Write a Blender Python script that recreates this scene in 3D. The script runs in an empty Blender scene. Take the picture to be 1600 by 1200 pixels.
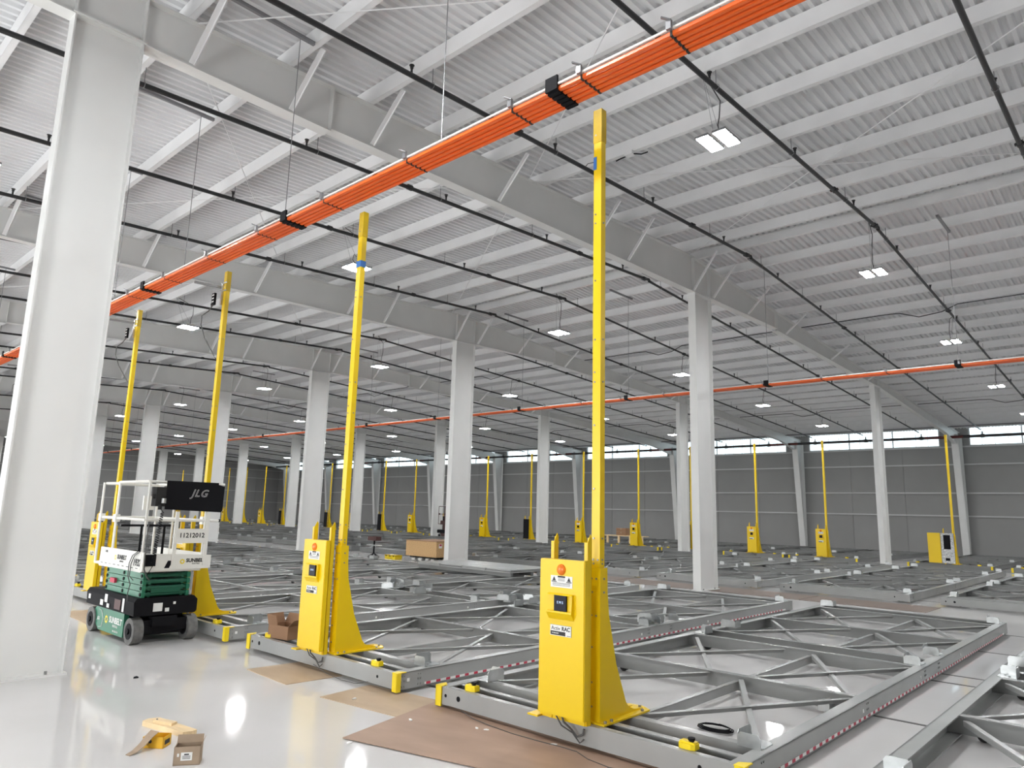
import bpy, bmesh, math, random
from mathutils import Matrix, Vector
random.seed(7)
S = bpy.context.scene
COL = S.collection
# ------------------------------------------------------------------ camera
cam = bpy.data.cameras.new('camera'); cam.sensor_width = 36.0; cam.sensor_fit = 'HORIZONTAL'
cam.lens = 1114.3 / 1600 * 36; cam.clip_start = .05; cam.clip_end = 400
co = bpy.data.objects.new('camera', cam); COL.objects.link(co)
_r = ((0.67359917, -0.1482573, -0.72407453), (-0.73863839, -0.10053416, -0.66656299), (0.02602861, 0.98382552, -0.17722826))
co.matrix_world = Matrix.Translation((0, 0, 1.7)) @ Matrix(_r).to_4x4()
S.camera = co
# ------------------------------------------------------------------ world, exposure, light
W = bpy.data.worlds.new('sky'); S.world = W; W.use_nodes = True
_bg = W.node_tree.nodes['Background']; _bg.inputs[0].default_value = (.86, .94, 1, 1); _bg.inputs[1].default_value = 3.0
S.view_settings.view_transform = 'Standard'; S.view_settings.look = 'None'
S.view_settings.exposure = 0.04; S.view_settings.gamma = 1.0; S.view_settings.use_curve_mapping = False
S.cycles.use_denoising = True
S.cycles.max_bounces = 6; S.cycles.diffuse_bounces = 4; S.cycles.glossy_bounces = 3
S.cycles.transmission_bounces = 3; S.cycles.transparent_max_bounces = 6
S.cycles.sample_clamp_indirect = 6.0
S.cycles.caustics_reflective = False; S.cycles.caustics_refractive = False
LAMP = 300.0          # radiance of the high-bay diffusers
DAY = 330.0           # power of lamps added for unseen loading doors assumed behind the camera
def area(name, loc, rot, sx, sy, power, color=(1, 1, 1)):
    l = bpy.data.lights.new(name, 'AREA'); l.shape = 'RECTANGLE'; l.size = sx; l.size_y = sy
    l.energy = power; l.color = color
    o = bpy.data.objects.new(name, l); COL.objects.link(o); o.location = loc; o.rotation_euler = rot
    return o
PI = math.pi
# area lamps added as daylight from unseen loading doors assumed behind the camera (x = -6), facing +x
for i, y in enumerate((2.5, 11.0, 19.5, 28.0, 36.5)):
    area('added_door_light', (-5.8, y, 1.95), (0, -PI / 2, 0), 3.4, 3.6, DAY, (1, .985, .97))

# ------------------------------------------------------------------ materials
def mat(name, col, rough=.5, metal=0., spec=.5, emit=None, noise=None, bump=None, coat=0.):
    m = bpy.data.materials.new(name); m.use_nodes = True
    nt = m.node_tree; b = nt.nodes['Principled BSDF']
    b.inputs['Base Color'].default_value = (*col, 1); b.inputs['Roughness'].default_value = rough
    b.inputs['Metallic'].default_value = metal; b.inputs['Specular IOR Level'].default_value = spec
    b.inputs['Coat Weight'].default_value = coat
    if emit:
        b.inputs['Emission Color'].default_value = (*emit[0], 1); b.inputs['Emission Strength'].default_value = emit[1]
    if noise:                                   # (scale, amount, stretch)
        sc, am, st = noise
        tc = nt.nodes.new('ShaderNodeTexCoord'); mp = nt.nodes.new('ShaderNodeMapping'); mp.inputs['Scale'].default_value = st
        nz = nt.nodes.new('ShaderNodeTexNoise'); nz.inputs['Scale'].default_value = sc; nz.inputs['Detail'].default_value = 4
        cr = nt.nodes.new('ShaderNodeValToRGB')
        cr.color_ramp.elements[0].position = .3; cr.color_ramp.elements[1].position = .7
        cr.color_ramp.elements[0].color = tuple(max(0, c * (1 - am)) for c in col) + (1,)
        cr.color_ramp.elements[1].color = tuple(min(1, c * (1 + am)) for c in col) + (1,)
        L = nt.links.new
        L(tc.outputs['Object'], mp.inputs[0]); L(mp.outputs[0], nz.inputs['Vector']); L(nz.outputs[0], cr.inputs[0]); L(cr.outputs[0], b.inputs['Base Color'])
        if bump:
            bp = nt.nodes.new('ShaderNodeBump'); bp.inputs['Strength'].default_value = bump; bp.inputs['Distance'].default_value = .01
            L(nz.outputs[0], bp.inputs['Height']); L(bp.outputs[0], b.inputs['Normal'])
    return m
one = (1, 1, 1)
M = dict(
    white=mat('white_paint', (.76, .76, .745), .42, noise=(1.3, .03, one)),
    roofwhite=mat('roof_white', (.83, .83, .835), .45, noise=(2, .03, one)),
    deck=mat('deck_white', (.74, .745, .755), .5, noise=(.6, .05, one)),
    wall=mat('wall_panel', (.30, .297, .29), .6, noise=(.35, .07, one)),
    girt=mat('girt_paint', (.55, .55, .55), .5),
    rack=mat('rack_grey', (.33, .335, .328), .27, noise=(1.5, .07, one)),
    rackm=mat('rack_grey_shaded', (.25, .254, .25), .27, noise=(1.5, .08, one)),  # rack paint darkened in colour for the shade on the cross beams
    rackd=mat('rack_grey_dark', (.17, .173, .17), .3, noise=(1.5, .08, one)),  # distant frames: rack grey with shade put into the colour; also glazing bars, bearers
    galv=mat('galvanised', (.60, .62, .62), .3, metal=.85, noise=(9, .12, one)),
    yellow=mat('yellow_paint', (.82, .56, .002), .36, noise=(1.2, .03, one)),
    yellow2=mat('yellow_film', (.56, .37, .004), .25, noise=(6, .1, one)),
    yplas=mat('yellow_plastic', (.88, .66, .01), .4),
    black=mat('black_matte', (.008, .008, .010), .6, spec=.12),
    pipe=mat('black_pipe', (.018, .018, .020), .4),
    rubber=mat('rubber', (.03, .03, .03), .8, spec=.2),
    tyre=mat('grey_tyre', (.16, .16, .155), .8, noise=(20, .2, one)),
    steel=mat('dull_steel', (.33, .33, .33), .38, metal=.7),
    strut=mat('strut_steel', (.26, .26, .27), .4, metal=.5),
    orange=mat('orange_pvc', (.80, .135, .018), .38),
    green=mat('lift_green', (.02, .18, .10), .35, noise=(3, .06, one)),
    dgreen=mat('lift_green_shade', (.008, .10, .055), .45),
    liftwhite=mat('lift_white', (.80, .79, .74), .38),
    blue=mat('blue_tape', (.04, .17, .50), .6),
    card=mat('cardboard', (.30, .17, .095), .8, noise=(2.5, .08, one)),
    cardl=mat('cardboard_grey', (.36, .27, .19), .8, noise=(8, .1, one)),
    cardd=mat('cardboard_inside', (.22, .14, .09), .85),
    hard=mat('hardboard', (.36, .24, .175), .55, noise=(1.6, .12, (1, 2.5, 1))),
    hardl=mat('hardboard_light', (.46, .345, .235), .6, noise=(1.4, .10, (1, 2.5, 1))),
    hardd=mat('hardboard_dark', (.17, .12, .095), .55, noise=(1.6, .10, one)),
    wood=mat('pine', (.80, .61, .36), .65, noise=(6, .12, (1, 12, 1))),
    osb=mat('strand_board', (.56, .36, .17), .75, noise=(26, .35, (1, 1, 2.5)), bump=.2),
    paper=mat('white_paper', (.82, .82, .80), .7),
    redpipe=mat('red_pipe', (.10, .015, .012), .4),
    redp=mat('red_print', (.50, .03, .07), .5),
    ink=mat('ink', (.02, .02, .02), .6),
    amber=mat('amber_lens', (.85, .20, .01), .25),
    screen=mat('screen_glass', (.006, .006, .015), .3, spec=.15),
    glyph=mat('screen_glyph', (.2, .3, .5), .5, emit=((.65, .8, 1), .9)),
    brown=mat('dark_red_paint', (.075, .03, .028), .5),
    cable=mat('cable_grey', (.08, .08, .08), .5),
    groove=mat('rail_steel', (.05, .048, .045), .5, metal=.3),
    lamp=mat('diffuser', (1, 1, 1), .5, emit=((.975, .99, 1), LAMP)),
    led=mat('electronics', (.55, .56, .56), .4, noise=(30, .5, one)),
)
# floor: pale glossy epoxy with soft cloudy patches and worn gloss
def floor_mat():
    m = bpy.data.materials.new('epoxy_floor'); m.use_nodes = True; nt = m.node_tree; b = nt.nodes['Principled BSDF']; L = nt.links.new
    tc = nt.nodes.new('ShaderNodeTexCoord')
    def nz(scale, det, a, c, p0, p1):
        n = nt.nodes.new('ShaderNodeTexNoise'); n.inputs['Scale'].default_value = scale; n.inputs['Detail'].default_value = det
        r = nt.nodes.new('ShaderNodeValToRGB'); r.color_ramp.elements[0].position = p0; r.color_ramp.elements[1].position = p1
        r.color_ramp.elements[0].color = a; r.color_ramp.elements[1].color = c
        L(tc.outputs['Object'], n.inputs['Vector']); L(n.outputs[0], r.inputs[0]); return r
    c1 = nz(.45, 5, (.62, .61, .60, 1), (.70, .69, .685, 1), .35, .68)
    r1 = nz(.8, 4, (.045,) * 3 + (1,), (.09,) * 3 + (1,), .3, .75)
    L(c1.outputs[0], b.inputs['Base Color']); L(r1.outputs[0], b.inputs['Roughness'])
    n = nt.nodes.new('ShaderNodeTexNoise'); n.inputs['Scale'].default_value = 1.4; n.inputs['Detail'].default_value = 2
    bp = nt.nodes.new('ShaderNodeBump'); bp.inputs['Strength'].default_value = .05; bp.inputs['Distance'].default_value = .01
    L(tc.outputs['Object'], n.inputs['Vector']); L(n.outputs[0], bp.inputs['Height']); L(bp.outputs[0], b.inputs['Normal'])
    b.inputs['Specular IOR Level'].default_value = .38
    return m
M['floor'] = floor_mat()
def glass_mat():
    m = bpy.data.materials.new('window_pane'); m.use_nodes = True; nt = m.node_tree; L = nt.links.new
    nt.nodes.remove(nt.nodes['Principled BSDF'])
    t = nt.nodes.new('ShaderNodeBsdfTransparent'); t.inputs[0].default_value = (.92, .97, .97, 1)
    g = nt.nodes.new('ShaderNodeBsdfGlossy'); g.inputs['Roughness'].default_value = .1
    x = nt.nodes.new('ShaderNodeMixShader'); x.inputs[0].default_value = .08
    L(t.outputs[0], x.inputs[1]); L(g.outputs[0], x.inputs[2]); L(x.outputs[0], nt.nodes['Material Output'].inputs[0])
    return m
M['glass'] = glass_mat()

# ------------------------------------------------------------------ mesh helpers
class MB:
    def __init__(s): s.v = []; s.f = []; s.m = []; s.cur = 0
    def add(s, vs, fs):
        n = len(s.v); s.v += [tuple(v) for v in vs]; s.f += [tuple(i + n for i in f) for f in fs]; s.m += [s.cur] * len(fs); return s
    def box(s, x0, x1, y0, y1, z0, z1, mt=None):
        vs = [(x, y, z) for x in (x0, x1) for y in (y0, y1) for z in (z0, z1)]
        if mt is not None: vs = [mt @ Vector(v) for v in vs]
        return s.add(vs, [(0, 1, 3, 2), (4, 6, 7, 5), (0, 4, 5, 1), (2, 3, 7, 6), (0, 2, 6, 4), (1, 5, 7, 3)])
    def bar(s, a, b, w, h, up=(0, 0, 1)):
        """box of width w and height h from a to b"""
        a = Vector(a); b = Vector(b); d = (b - a).normalized(); u = Vector(up)
        if abs(d.dot(u)) > .99: u = Vector((1, 0, 0))
        r = d.cross(u).normalized() * (w / 2); u = r.normalized().cross(d) * (h / 2)
        vs = [p + sx * r + su * u for p in (a, b) for sx in (-1, 1) for su in (-1, 1)]
        return s.add(vs, [(0, 1, 3, 2), (4, 6, 7, 5), (0, 4, 5, 1), (2, 3, 7, 6), (0, 2, 6, 4), (1, 5, 7, 3)])
    def tube(s, pts, r, n=8, cap=True):
        pts = [Vector(p) for p in pts]; base = len(s.v); vs = []; fs = []
        prev = None
        for i, p in enumerate(pts):
            d = (pts[min(i + 1, len(pts) - 1)] - pts[max(i - 1, 0)]).normalized()
            if prev is None:
                u = Vector((0, 0, 1)) if abs(d.z) < .9 else Vector((1, 0, 0))
            else: u = prev
            a = (u - d * u.dot(d)).normalized(); prev = a; b = d.cross(a)
            rr = r[i] if isinstance(r, (list, tuple)) else r
            vs += [p + rr * (math.cos(2 * PI * k / n) * a + math.sin(2 * PI * k / n) * b) for k in range(n)]
        for i in range(len(pts) - 1):
            for k in range(n):
                fs.append((i * n + k, i * n + (k + 1) % n, (i + 1) * n + (k + 1) % n, (i + 1) * n + k))
        if cap: fs.append(tuple(reversed(range(n)))); fs.append(tuple((len(pts) - 1) * n + k for k in range(n)))
        return s.add(vs, fs)
    def cyl(s, a, b, r, n=12): return s.tube([a, b], r, n)
    def prism(s, poly, axis, t0, t1):
        """poly of 2D points extruded along axis 'x','y' or 'z' from t0 to t1"""
        def P(p, t): return {'x': (t, p[0], p[1]), 'y': (p[0], t, p[1]), 'z': (p[0], p[1], t)}[axis]
        n = len(poly); vs = [P(p, t0) for p in poly] + [P(p, t1) for p in poly]
        fs = [tuple(range(n)), tuple(reversed(range(n, 2 * n)))] + [(i, i + n, (i + 1) % n + n, (i + 1) % n) for i in range(n)]
        return s.add(vs, fs)
    def mesh(s, name, mats, smooth=False):
        me = bpy.data.meshes.new(name); me.from_pydata(s.v, [], s.f)
        for m in (mats if isinstance(mats, (list, tuple)) else [mats]): me.materials.append(M[m] if isinstance(m, str) else m)
        if any(s.m): me.polygons.foreach_set('material_index', s.m)
        bm = bmesh.new(); bm.from_mesh(me); bmesh.ops.recalc_face_normals(bm, faces=bm.faces); bm.to_mesh(me); bm.free()
        if smooth:
            me.polygons.foreach_set('use_smooth', [True] * len(me.polygons)); me.set_sharp_from_angle(angle=math.radians(40))
        me.update(); return me
CACHE = {}
def cached(key, fn):
    if key not in CACHE: CACHE[key] = fn()
    return CACHE[key]
def put(name, me, parent=None, loc=(0, 0, 0), rot=(0, 0, 0), label=None, kind=None):
    o = bpy.data.objects.new(name, me); COL.objects.link(o); o.parent = parent; o.location = loc; o.rotation_euler = rot
    if label: o['label'] = label
    if kind: o['kind'] = kind
    return o
def thing(name, label, cat, loc=(0, 0, 0), group=None, rot=(0, 0, 0), me=None):
    o = bpy.data.objects.new(name, me); COL.objects.link(o); o.location = loc; o.rotation_euler = rot
    o['label'] = label; o['category'] = cat
    if group: o['group'] = group
    if me is None: o.empty_display_size = .1
    return o
def struct(name, me, loc=(0, 0, 0)):
    return put(name, me, None, loc, kind='structure')
def text_mesh(body, size, m, extr=.0008, bold=0., shear=0., align='CENTER'):
    def mk():
        c = bpy.data.curves.new('lettering', 'FONT'); c.body = body; c.size = size; c.align_x = align; c.align_y = 'CENTER'
        c.extrude = extr
        if bold == 'outline': c.fill_mode = 'NONE'; c.extrude = 0; c.bevel_depth = .0019; c.bevel_resolution = 0; c.space_character = 1.12
        else: c.offset = bold
        c.shear = shear; c.resolution_u = 3
        o = bpy.data.objects.new('lettering', c); COL.objects.link(o)
        me = bpy.data.meshes.new_from_object(o.evaluated_get(bpy.context.evaluated_depsgraph_get()))
        me.materials.clear(); me.materials.append(M[m])
        bpy.data.objects.remove(o); return me
    return cached(('txt', body, size, m, bold, shear, align), mk)
FACE_MX = (PI / 2, 0, -PI / 2)     # lettering on a face that looks towards -x
FACE_MY = (PI / 2, 0, 0)           # lettering on a face that looks towards -y
ORD = ['nearest', 'second', 'third', 'fourth', 'fifth', 'sixth', 'seventh', 'eighth', 'ninth', 'tenth', 'eleventh', 'twelfth',
       'thirteenth', 'fourteenth', 'fifteenth', 'sixteenth', 'seventeenth', 'eighteenth', 'nineteenth', 'twentieth',
       'twenty first', 'twenty second', 'twenty third', 'twenty fourth', 'twenty fifth', 'twenty sixth', 'twenty seventh', 'twenty eighth', 'twenty ninth', 'thirtieth', 'thirty first', 'thirty second', 'thirty third']
def nth(i, of): return ORD[i] + ' ' + of if i else 'nearest ' + of

# ------------------------------------------------------------------ building grid
XR = 15.6                                    # ridge
Y0, DY, NF = 8.41, 8.70, 9                   # frames at Y0 + k*DY, k = -2 .. NF-1
XW, XB, YF, YN = 46.0, -6.0, 81.0, -12.0     # far side wall, back wall, far end wall, near end wall
def zt(x): return 7.43 + .0495 * x if x < XR else 7.43 + .0495 * XR - .0495 * (x - XR)   # top of rafters / underside of purlins
ZP = .24                                     # purlin depth
# floor
fl = struct('floor', MB().box(XB - 1, XW + 1, YN - 1, YF + 1, -.2, 0).mesh('floor', 'floor'))
RAILX = [4.98, 7.22, 9.29, 9.78, 11.89, 13.98]
rail = MB().box(-.022, .022, YN + 3, YF - 1, 0, .003).mesh('rail', 'groove')
for g in (0, 13.4, 27.5):
    for x in RAILX: put('rail', rail, fl, (x + g, 0, 0))
# ceiling: ribbed steel deck, two slopes; ribs run up the slope
def deck():
    b = MB(); P = .15; n = int((YF - YN) / P)
    prof = []
    for i in range(n):
        y = YN + i * P; prof += [(y, 0), (y + .05, 0), (y + .074, .046), (y + .126, .046)]
    prof.append((YN + n * P, 0))
    xs = (XB, XR, XW)
    vs = [(x, y, zt(x) + ZP + z) for x in xs for (y, z) in prof]; m = len(prof); fs = []
    for k in range(2):
        for i in range(m - 1): fs.append((k * m + i, k * m + i + 1, (k + 1) * m + i + 1, (k + 1) * m + i))
    b.add(vs, fs)
    b.box(XB - .4, XW + .4, YN - .4, YF + .4, 8.7, 8.8)       # insulation board that keeps the sky out
    return b.mesh('ceiling', 'deck')
ceil = struct('ceiling', deck())
def purlin(s):      # Z section, mirrored on the far slope
    b = MB().box(-.004, .004, YN, YF, 0, ZP)
    def q(x0, x1, z0, z1): b.box(min(s * x0, s * x1), max(s * x0, s * x1), YN, YF, z0, z1)
    q(0, .075, 0, .006); q(.072, .078, 0, .024); q(0, .05, ZP - .006, ZP)
    return b.mesh('purlin', 'roofwhite')
pmesh = {1: purlin(1), -1: purlin(-1)}
PX = [3.0 + 1.35 * k for k in range(-6, 10)] + [15.95 + 1.35 * k for k in range(22)]
for x in PX:
    put('purlin', pmesh[1 if x < XR else -1], ceil, (x, 0, zt(x) - .001))
# walls -------------------------------------------------------------
def side_wall():
    return MB().box(XW, XW + .2, YN, YF, -.05, 5.98).box(XW, XW + .2, YN, YF, 7.12, 8.75).mesh('wall_right', 'wall')
wr = struct('wall_right', MB().box(XW + .03, XW + .2, YN, YF + .3, -.05, 5.95).box(XW + .03, XW + .2, YN, YF + .3, 7.0, 8.8).box(XW + .03, XW + .2, YF - 3, YF + .3, 5.9, 7.1).mesh('wall_right', 'wall'))
wf = struct('wall_far', MB().box(XB - .2, XW + .2, YF + .03, YF + .2, -.05, 8.8).mesh('wall_far', 'wall'))
struct('wall_near', MB().box(XB, XW, YN - .2, YN, -.05, 8.8).mesh('wall_near', 'wall'))
wb = MB(); ys = [YN, -8, -4, .5, 4.5, 9, 13, YF]
wb.box(XB - .2, XB, YN, YF, 4.2, 8.8)
for a, b_ in ((YN, .6), (4.4, 9.1), (12.9, 17.6), (21.4, 26.1), (29.9, 34.6), (38.4, YF)): wb.box(XB - .2, XB, a, b_, -.05, 4.2)
struct('wall_back', wb.mesh('wall_back', 'wall'))
frames = [Y0 + DY * k for k in range(-2, NF)]
GZ = [0.0, 2.15, 3.40, 4.97, 5.95]
pan = {}
for i in range(4):                                            # insulated wall panels, each bay three wide
    z0, z1 = GZ[i] + (.0 if i == 0 else .006), GZ[i + 1] - .006
    pan[i] = MB().box(0, .034, .008, DY / 3 - .008, z0, z1).mesh('wall_panel', 'wall')
for y in frames:
    for j in range(3):
        if y + DY * j / 3 + DY / 3 > YF: continue
        for i in range(4): put('panel', pan[i], wr, (XW, y + DY * j / 3, 0))
gm = MB().box(-.07, 0, YN, YF, -.03, .03).box(-.085, -.06, YN, YF, -.05, -.03).mesh('girt', 'girt')
for z in GZ[1:]: put('girt', gm, wr, (XW, 0, z))
pf = {i: MB().box(.008, 2.9 - .008, -.034, 0, GZ2[0] + .006, GZ2[1] - .006).mesh('wall_panel', 'wall') for i, GZ2 in enumerate(((0, 2.15), (2.15, 3.4), (3.4, 4.97), (4.97, 6.6)))}
for j in range(int((XW - XB) / 2.9)):
    for i in range(4): put('panel', pf[i], wf, (XW - 2.9 * (j + 1), YF + .034, 0))
gf = MB().box(XB, XW, 0 - .07, 0, -.03, .03).mesh('girt', 'girt')
for z in GZ[1:] + [6.6]: put('girt', gf, wf, (0, YF, z))
# strip windows under the eave: one per bay
WY0, WY1, WZ0, WZ1 = .93, DY - .48, 5.98, 7.0
def win_frame():
    b = MB(); L = WY1 - WY0
    b.box(0, .10, 0, L, 0, .05).box(0, .10, 0, L, 1.0, 1.05).box(0, .10, 0, .06, 0, 1.02).box(0, .10, L - .06, L, 0, 1.02)
    return b.mesh('window_frame', 'girt')
wfm = win_frame(); Lw = WY1 - WY0
mul = MB().box(.0, .09, -.03, .03, .05, 1.0).mesh('mullion', 'girt')
bar_h = MB().box(.03, .05, .05, Lw - .05, -.008, .008).mesh('glazing_bar', 'rackd')
bar_v = MB().box(.028, .052, -.008, .008, .05, 1.0).mesh('glazing_bar', 'rackd')
pane = MB().box(.038, .042, .01, Lw / 12 - .01, .01, .303).mesh('pane', 'glass')
strip = MB().box(.038, .042, .05, Lw - .05, .05, 1.0).mesh('pane', 'glass')
for n, y in enumerate(frames):
    if y + WY1 > YF: continue
    w = struct('window_%d' % (n + 1), wfm, (XW - .02, y + WY0, WZ0))
    for j in range(1, 12):
        if j % 4 == 0: put('mullion', mul, w, (0, Lw * j / 12, 0))
        elif n < 8: put('glazing_bar', bar_v, w, (0, Lw * j / 12, 0))
    for z in (.36, .68): put('glazing_bar', bar_h, w, (0, 0, z))
    if 1 <= n < 8:
        for j in range(12):
            for i in range(3): put('pane', pane, w, (0, Lw * j / 12, .045 + .318 * i))
    else: put('pane', strip, w)
    b = MB().box(0, .2, -DY + Lw - .0, 0, 0, 1.06)       # solid wall between two windows, at the column
    put('pier', b.mesh('pier', 'wall'), wr, (XW + .0, y + WY0, WZ0 - .03))
# far gable: a small bright daylight panel
# ------------------------------------------------------------------ steel frames
def ibeam_col(h, d, fw, tw=.012, tf=.016, plate=True):
    """I section: web in the xz plane, flanges at x=0 and x=d, top at h"""
    b = MB(); b.box(0, tf, -fw / 2, fw / 2, 0, h).box(d - tf, d, -fw / 2, fw / 2, 0, h).box(tf, d - tf, -tw / 2, tw / 2, 0, h)
    return b
ROWS = [('front', 1.83, .72, 6.98), ('middle', 15.72, .86, 7.28), ('third', 30.40, .80, 7.13)]
bolt_m = MB().cyl((0, 0, 0), (0, 0, .03), .014, 6).mesh('anchor_bolt', 'steel')
for ri, (rn, x, d, h) in enumerate(ROWS):
    FW = .20
    def mkcol(d=d, h=h): return ibeam_col(h - .018, d, FW).mesh('column_shaft', 'white')
    sh = mkcol(); bp = MB().box(-.03, d + .03, -.13, .13, 0, .02).mesh('base_plate', 'white')
    cp = MB().box(-.02, d + .02, -.12, .12, h - .018, h).mesh('cap_plate', 'white')
    for k in range(-2, NF):
        y = Y0 + DY * k
        if k < 0: continue
        lab = {0: ('broad white steel column standing close to the camera beside the scissor lift' if ri == 0 else
                   'bright white steel column under the ridge, nearest of the middle row' if ri == 1 else
                   'pale steel column nearest in the third row, in front of the yellow tower with open cabinet')}.get(
            k, 'grey white steel column, %s from the camera in the %s column row' % (ORD[k], rn))
        if ri == 1 and k == 1: lab = 'white steel column standing behind the strand board crate'
        c = thing('column', lab, 'column', (x, y, 0), 'steel columns of the hall')
        put('shaft', sh, c); put('base_plate', bp, c); put('cap_plate', cp, c)
        if k < 2:
            for bx in (.15, d - .15):
                for s in (-1, 1): put('anchor_bolt', bolt_m, c, (bx, s * .09, .02))
# wall columns: tapered I sections that widen towards the roof
def wall_col():
    b = MB(); H = 6.55; x0b, x0t, x1 = -.35, -1.05, 0
    b.prism([(x0b, 0), (x1, 0), (x1, H), (x0t, H)], 'y', -.006, .006)
    b.prism([(x0b - .016, 0), (x0b, 0), (x0t, H), (x0t - .016, H)], 'y', -.17, .17)
    b.box(-.016, 0, -.17, .17, 0, H)
    return b.mesh('shaft', 'white')
wc = wall_col()
for k in range(-1, NF):
    c = thing('wall_column', 'tapered grey column against the long window wall, %s from the camera' % (ORD[k + 1]), 'column', (XW - .1, Y0 + DY * k, 0), 'tapered wall columns')
    put('shaft', wc, c); put('base_plate', MB().box(-.42, .02, -.15, .15, 0, .02).mesh('base_plate', 'white') if 'wbp' not in CACHE else CACHE['wbp'], c)
# rafters
BOT = [(XB, 6.75), (1.0, 6.96), (5.08, 6.99), (5.10, 7.03), (9, 7.14), (15.72, 7.285), (16.58, 7.33), (20.9, 7.42), (20.92, 7.36), (30.4, 7.13), (31.2, 7.12), (37.5, 6.72), (42.6, 6.40), (44.84, 6.02)]
def rafter_parts():
    top = [(x, zt(x)) for x in (XB, XR, 45.9)]
    w = MB(); n = len(BOT)
    # web, cut into convex pieces between the bottom points
    xs = sorted(set([p[0] for p in BOT] + [XR]))
    def zb(x):
        for (a, za), (b, zb_) in zip(BOT, BOT[1:]):
            if a <= x <= b: return za + (zb_ - za) * (x - a) / (b - a)
        return BOT[-1][1]
    for a, b in zip(xs, xs[1:]):
        w.prism([(a, zb(a)), (b, zb(b)), (b, zt(b) - .012), (a, zt(a) - .012)], 'y', -.006, .006)
    w.prism([(44.84, 6.02), (45.9, 6.45), (45.9, zt(45.9)), (44.84, zt(44.84))], 'y', -.006, .006)
    bf = MB()
    for (a, za), (b, zb_) in zip(BOT, BOT[1:]):
        if b - a < .1: continue
        bf.prism([(a, za - .016), (b, zb_ - .016), (b, zb_), (a, za)], 'y', -.10, .10)
    tf = MB().prism([(XB, zt(XB) - .014), (XR, zt(XR) - .014), (XR, zt(XR) - .002), (XB, zt(XB) - .002)], 'y', -.10, .10)
    tf.prism([(XR, zt(XR) - .014), (45.9, zt(45.9) - .014), (45.9, zt(45.9) - .002), (XR, zt(XR) - .002)], 'y', -.10, .10)
    return w, bf, tf, zb
_w, _bf, _tf, zbot = rafter_parts()
web_m, bf_m, tf_m = _w.mesh('web', 'white'), _bf.mesh('bottom_flange', 'white'), _tf.mesh('top_flange', 'white')
stf = {}
for x in (1.84, 2.54, 5.09, 15.74, 16.56, 20.9, 30.42, 31.18):
    stf[x] = MB().box(-.008, .008, -.095, .095, zbot(x), zt(x) - .014).mesh('stiffener', 'white')
BRX = [3.1, 4.45, 5.8, 8.55, 11.4, 12.7, 15.66, 16.7, 18.8, 21.5, 25.5, 29.6]
brm = {}
for x in BRX:
    b = MB()
    for s in (-1, 1):
        b.bar((0, s * .10, zbot(x) + .02), (.05, s * .72, zt(x) + .02), .09, .008)
        b.bar((.02, s * .10, zbot(x) + .02), (.07, s * .72, zt(x) + .02), .008, .06)
    brm[x] = b
for k in range(-1, NF):
    y = Y0 + DY * k
    lab = {-1: 'white steel roof beam passing above and beside the camera', 0: 'deep white roof beam crossing from the broad near column to the ridge column',
           1: 'white roof beam over the column behind the strand board crate'}.get(k, 'pale steel roof beam, %s from the camera' % ORD[k + 1])
    r = thing('roof_beam', lab, 'beam', (0, y, 0), 'steel roof beams')
    put('web', web_m, r); put('bottom_flange', bf_m, r); put('top_flange', tf_m, r)
    if k < 6:
        for x, m_ in stf.items(): put('stiffener', m_, r, (x, 0, 0))
    for x in BRX:
        if k >= 5: continue
        me = cached(('brace', x), lambda: brm[x].mesh('flange_brace', 'roofwhite'))
        put('flange_brace', me, r, (x, 0, 0))
# diagonal bracing rods below the purlins
def rod(x0, y0, x1, y1, k):
    m_ = MB().cyl((x0, y0, zt(x0) - .06), (x1, y1, zt(x1) - .06), .009, 6).mesh('bracing_rod', 'roofwhite')
    thing('bracing_rod', k, 'rod', group='roof bracing rods', me=m_)
for k, nm in ((0, 'above the nearest lamps'), (1, 'over the second bay'), (2, 'over the third bay')):
    ya, yb = Y0 + DY * (k - 1) + .15, Y0 + DY * k - .15
    rod(9.4, ya, 15.4, yb, 'thin white diagonal roof rod rising towards the ridge %s' % nm)
    rod(9.4, yb, 15.4, ya, 'thin white diagonal roof rod crossing its twin near the ridge %s' % nm)
    rod(3.1, ya, 9.3, yb, 'thin white diagonal rod on the lower roof slope %s' % nm)
    rod(3.1, yb, 9.3, ya, 'thin white crossing rod on the lower roof slope %s' % nm)

# ------------------------------------------------------------------ sprinkler pipes
def zpipe(x): return zt(x) - .27
pp = MB(); pp.tube([(XB + .3, 0, zpipe(XB + .3)), (15.7, 0, zpipe(15.7))], .036, 10)
pp.tube([(15.7, 0, zpipe(15.7)), (15.95, 0, zpipe(15.7) + .03), (15.98, 0, zpipe(15.98))], .04, 8)
pp.tube([(15.95, 0, zpipe(15.95)), (43.4, 0, zpipe(43.4))], .032, 8)
pipe_m = pp.mesh('pipe', 'pipe', True)
coup = MB().cyl((-.05, 0, 0), (.05, 0, 0), .052, 10).box(-.03, .03, -.07, .07, -.015, .015).mesh('coupling', 'pipe')
head = MB().cyl((0, 0, 0), (0, 0, .10), .016, 8).cyl((0, 0, .075), (0, 0, .10), .024, 8).cyl((0, 0, .115), (0, 0, .122), .036, 10).bar((-.02, 0, .1), (-.012, 0, .118), .006, .006).bar((.02, 0, .1), (.012, 0, .118), .006, .006).mesh('sprinkler_head', 'pipe')
hang = MB().cyl((0, 0, .03), (0, 0, .26), .006, 6).tube([(0, .045 * math.cos(t), .045 * math.sin(t)) for t in [i * PI / 5 for i in range(11)]], .005, 5).mesh('hanger', 'strut')
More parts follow.
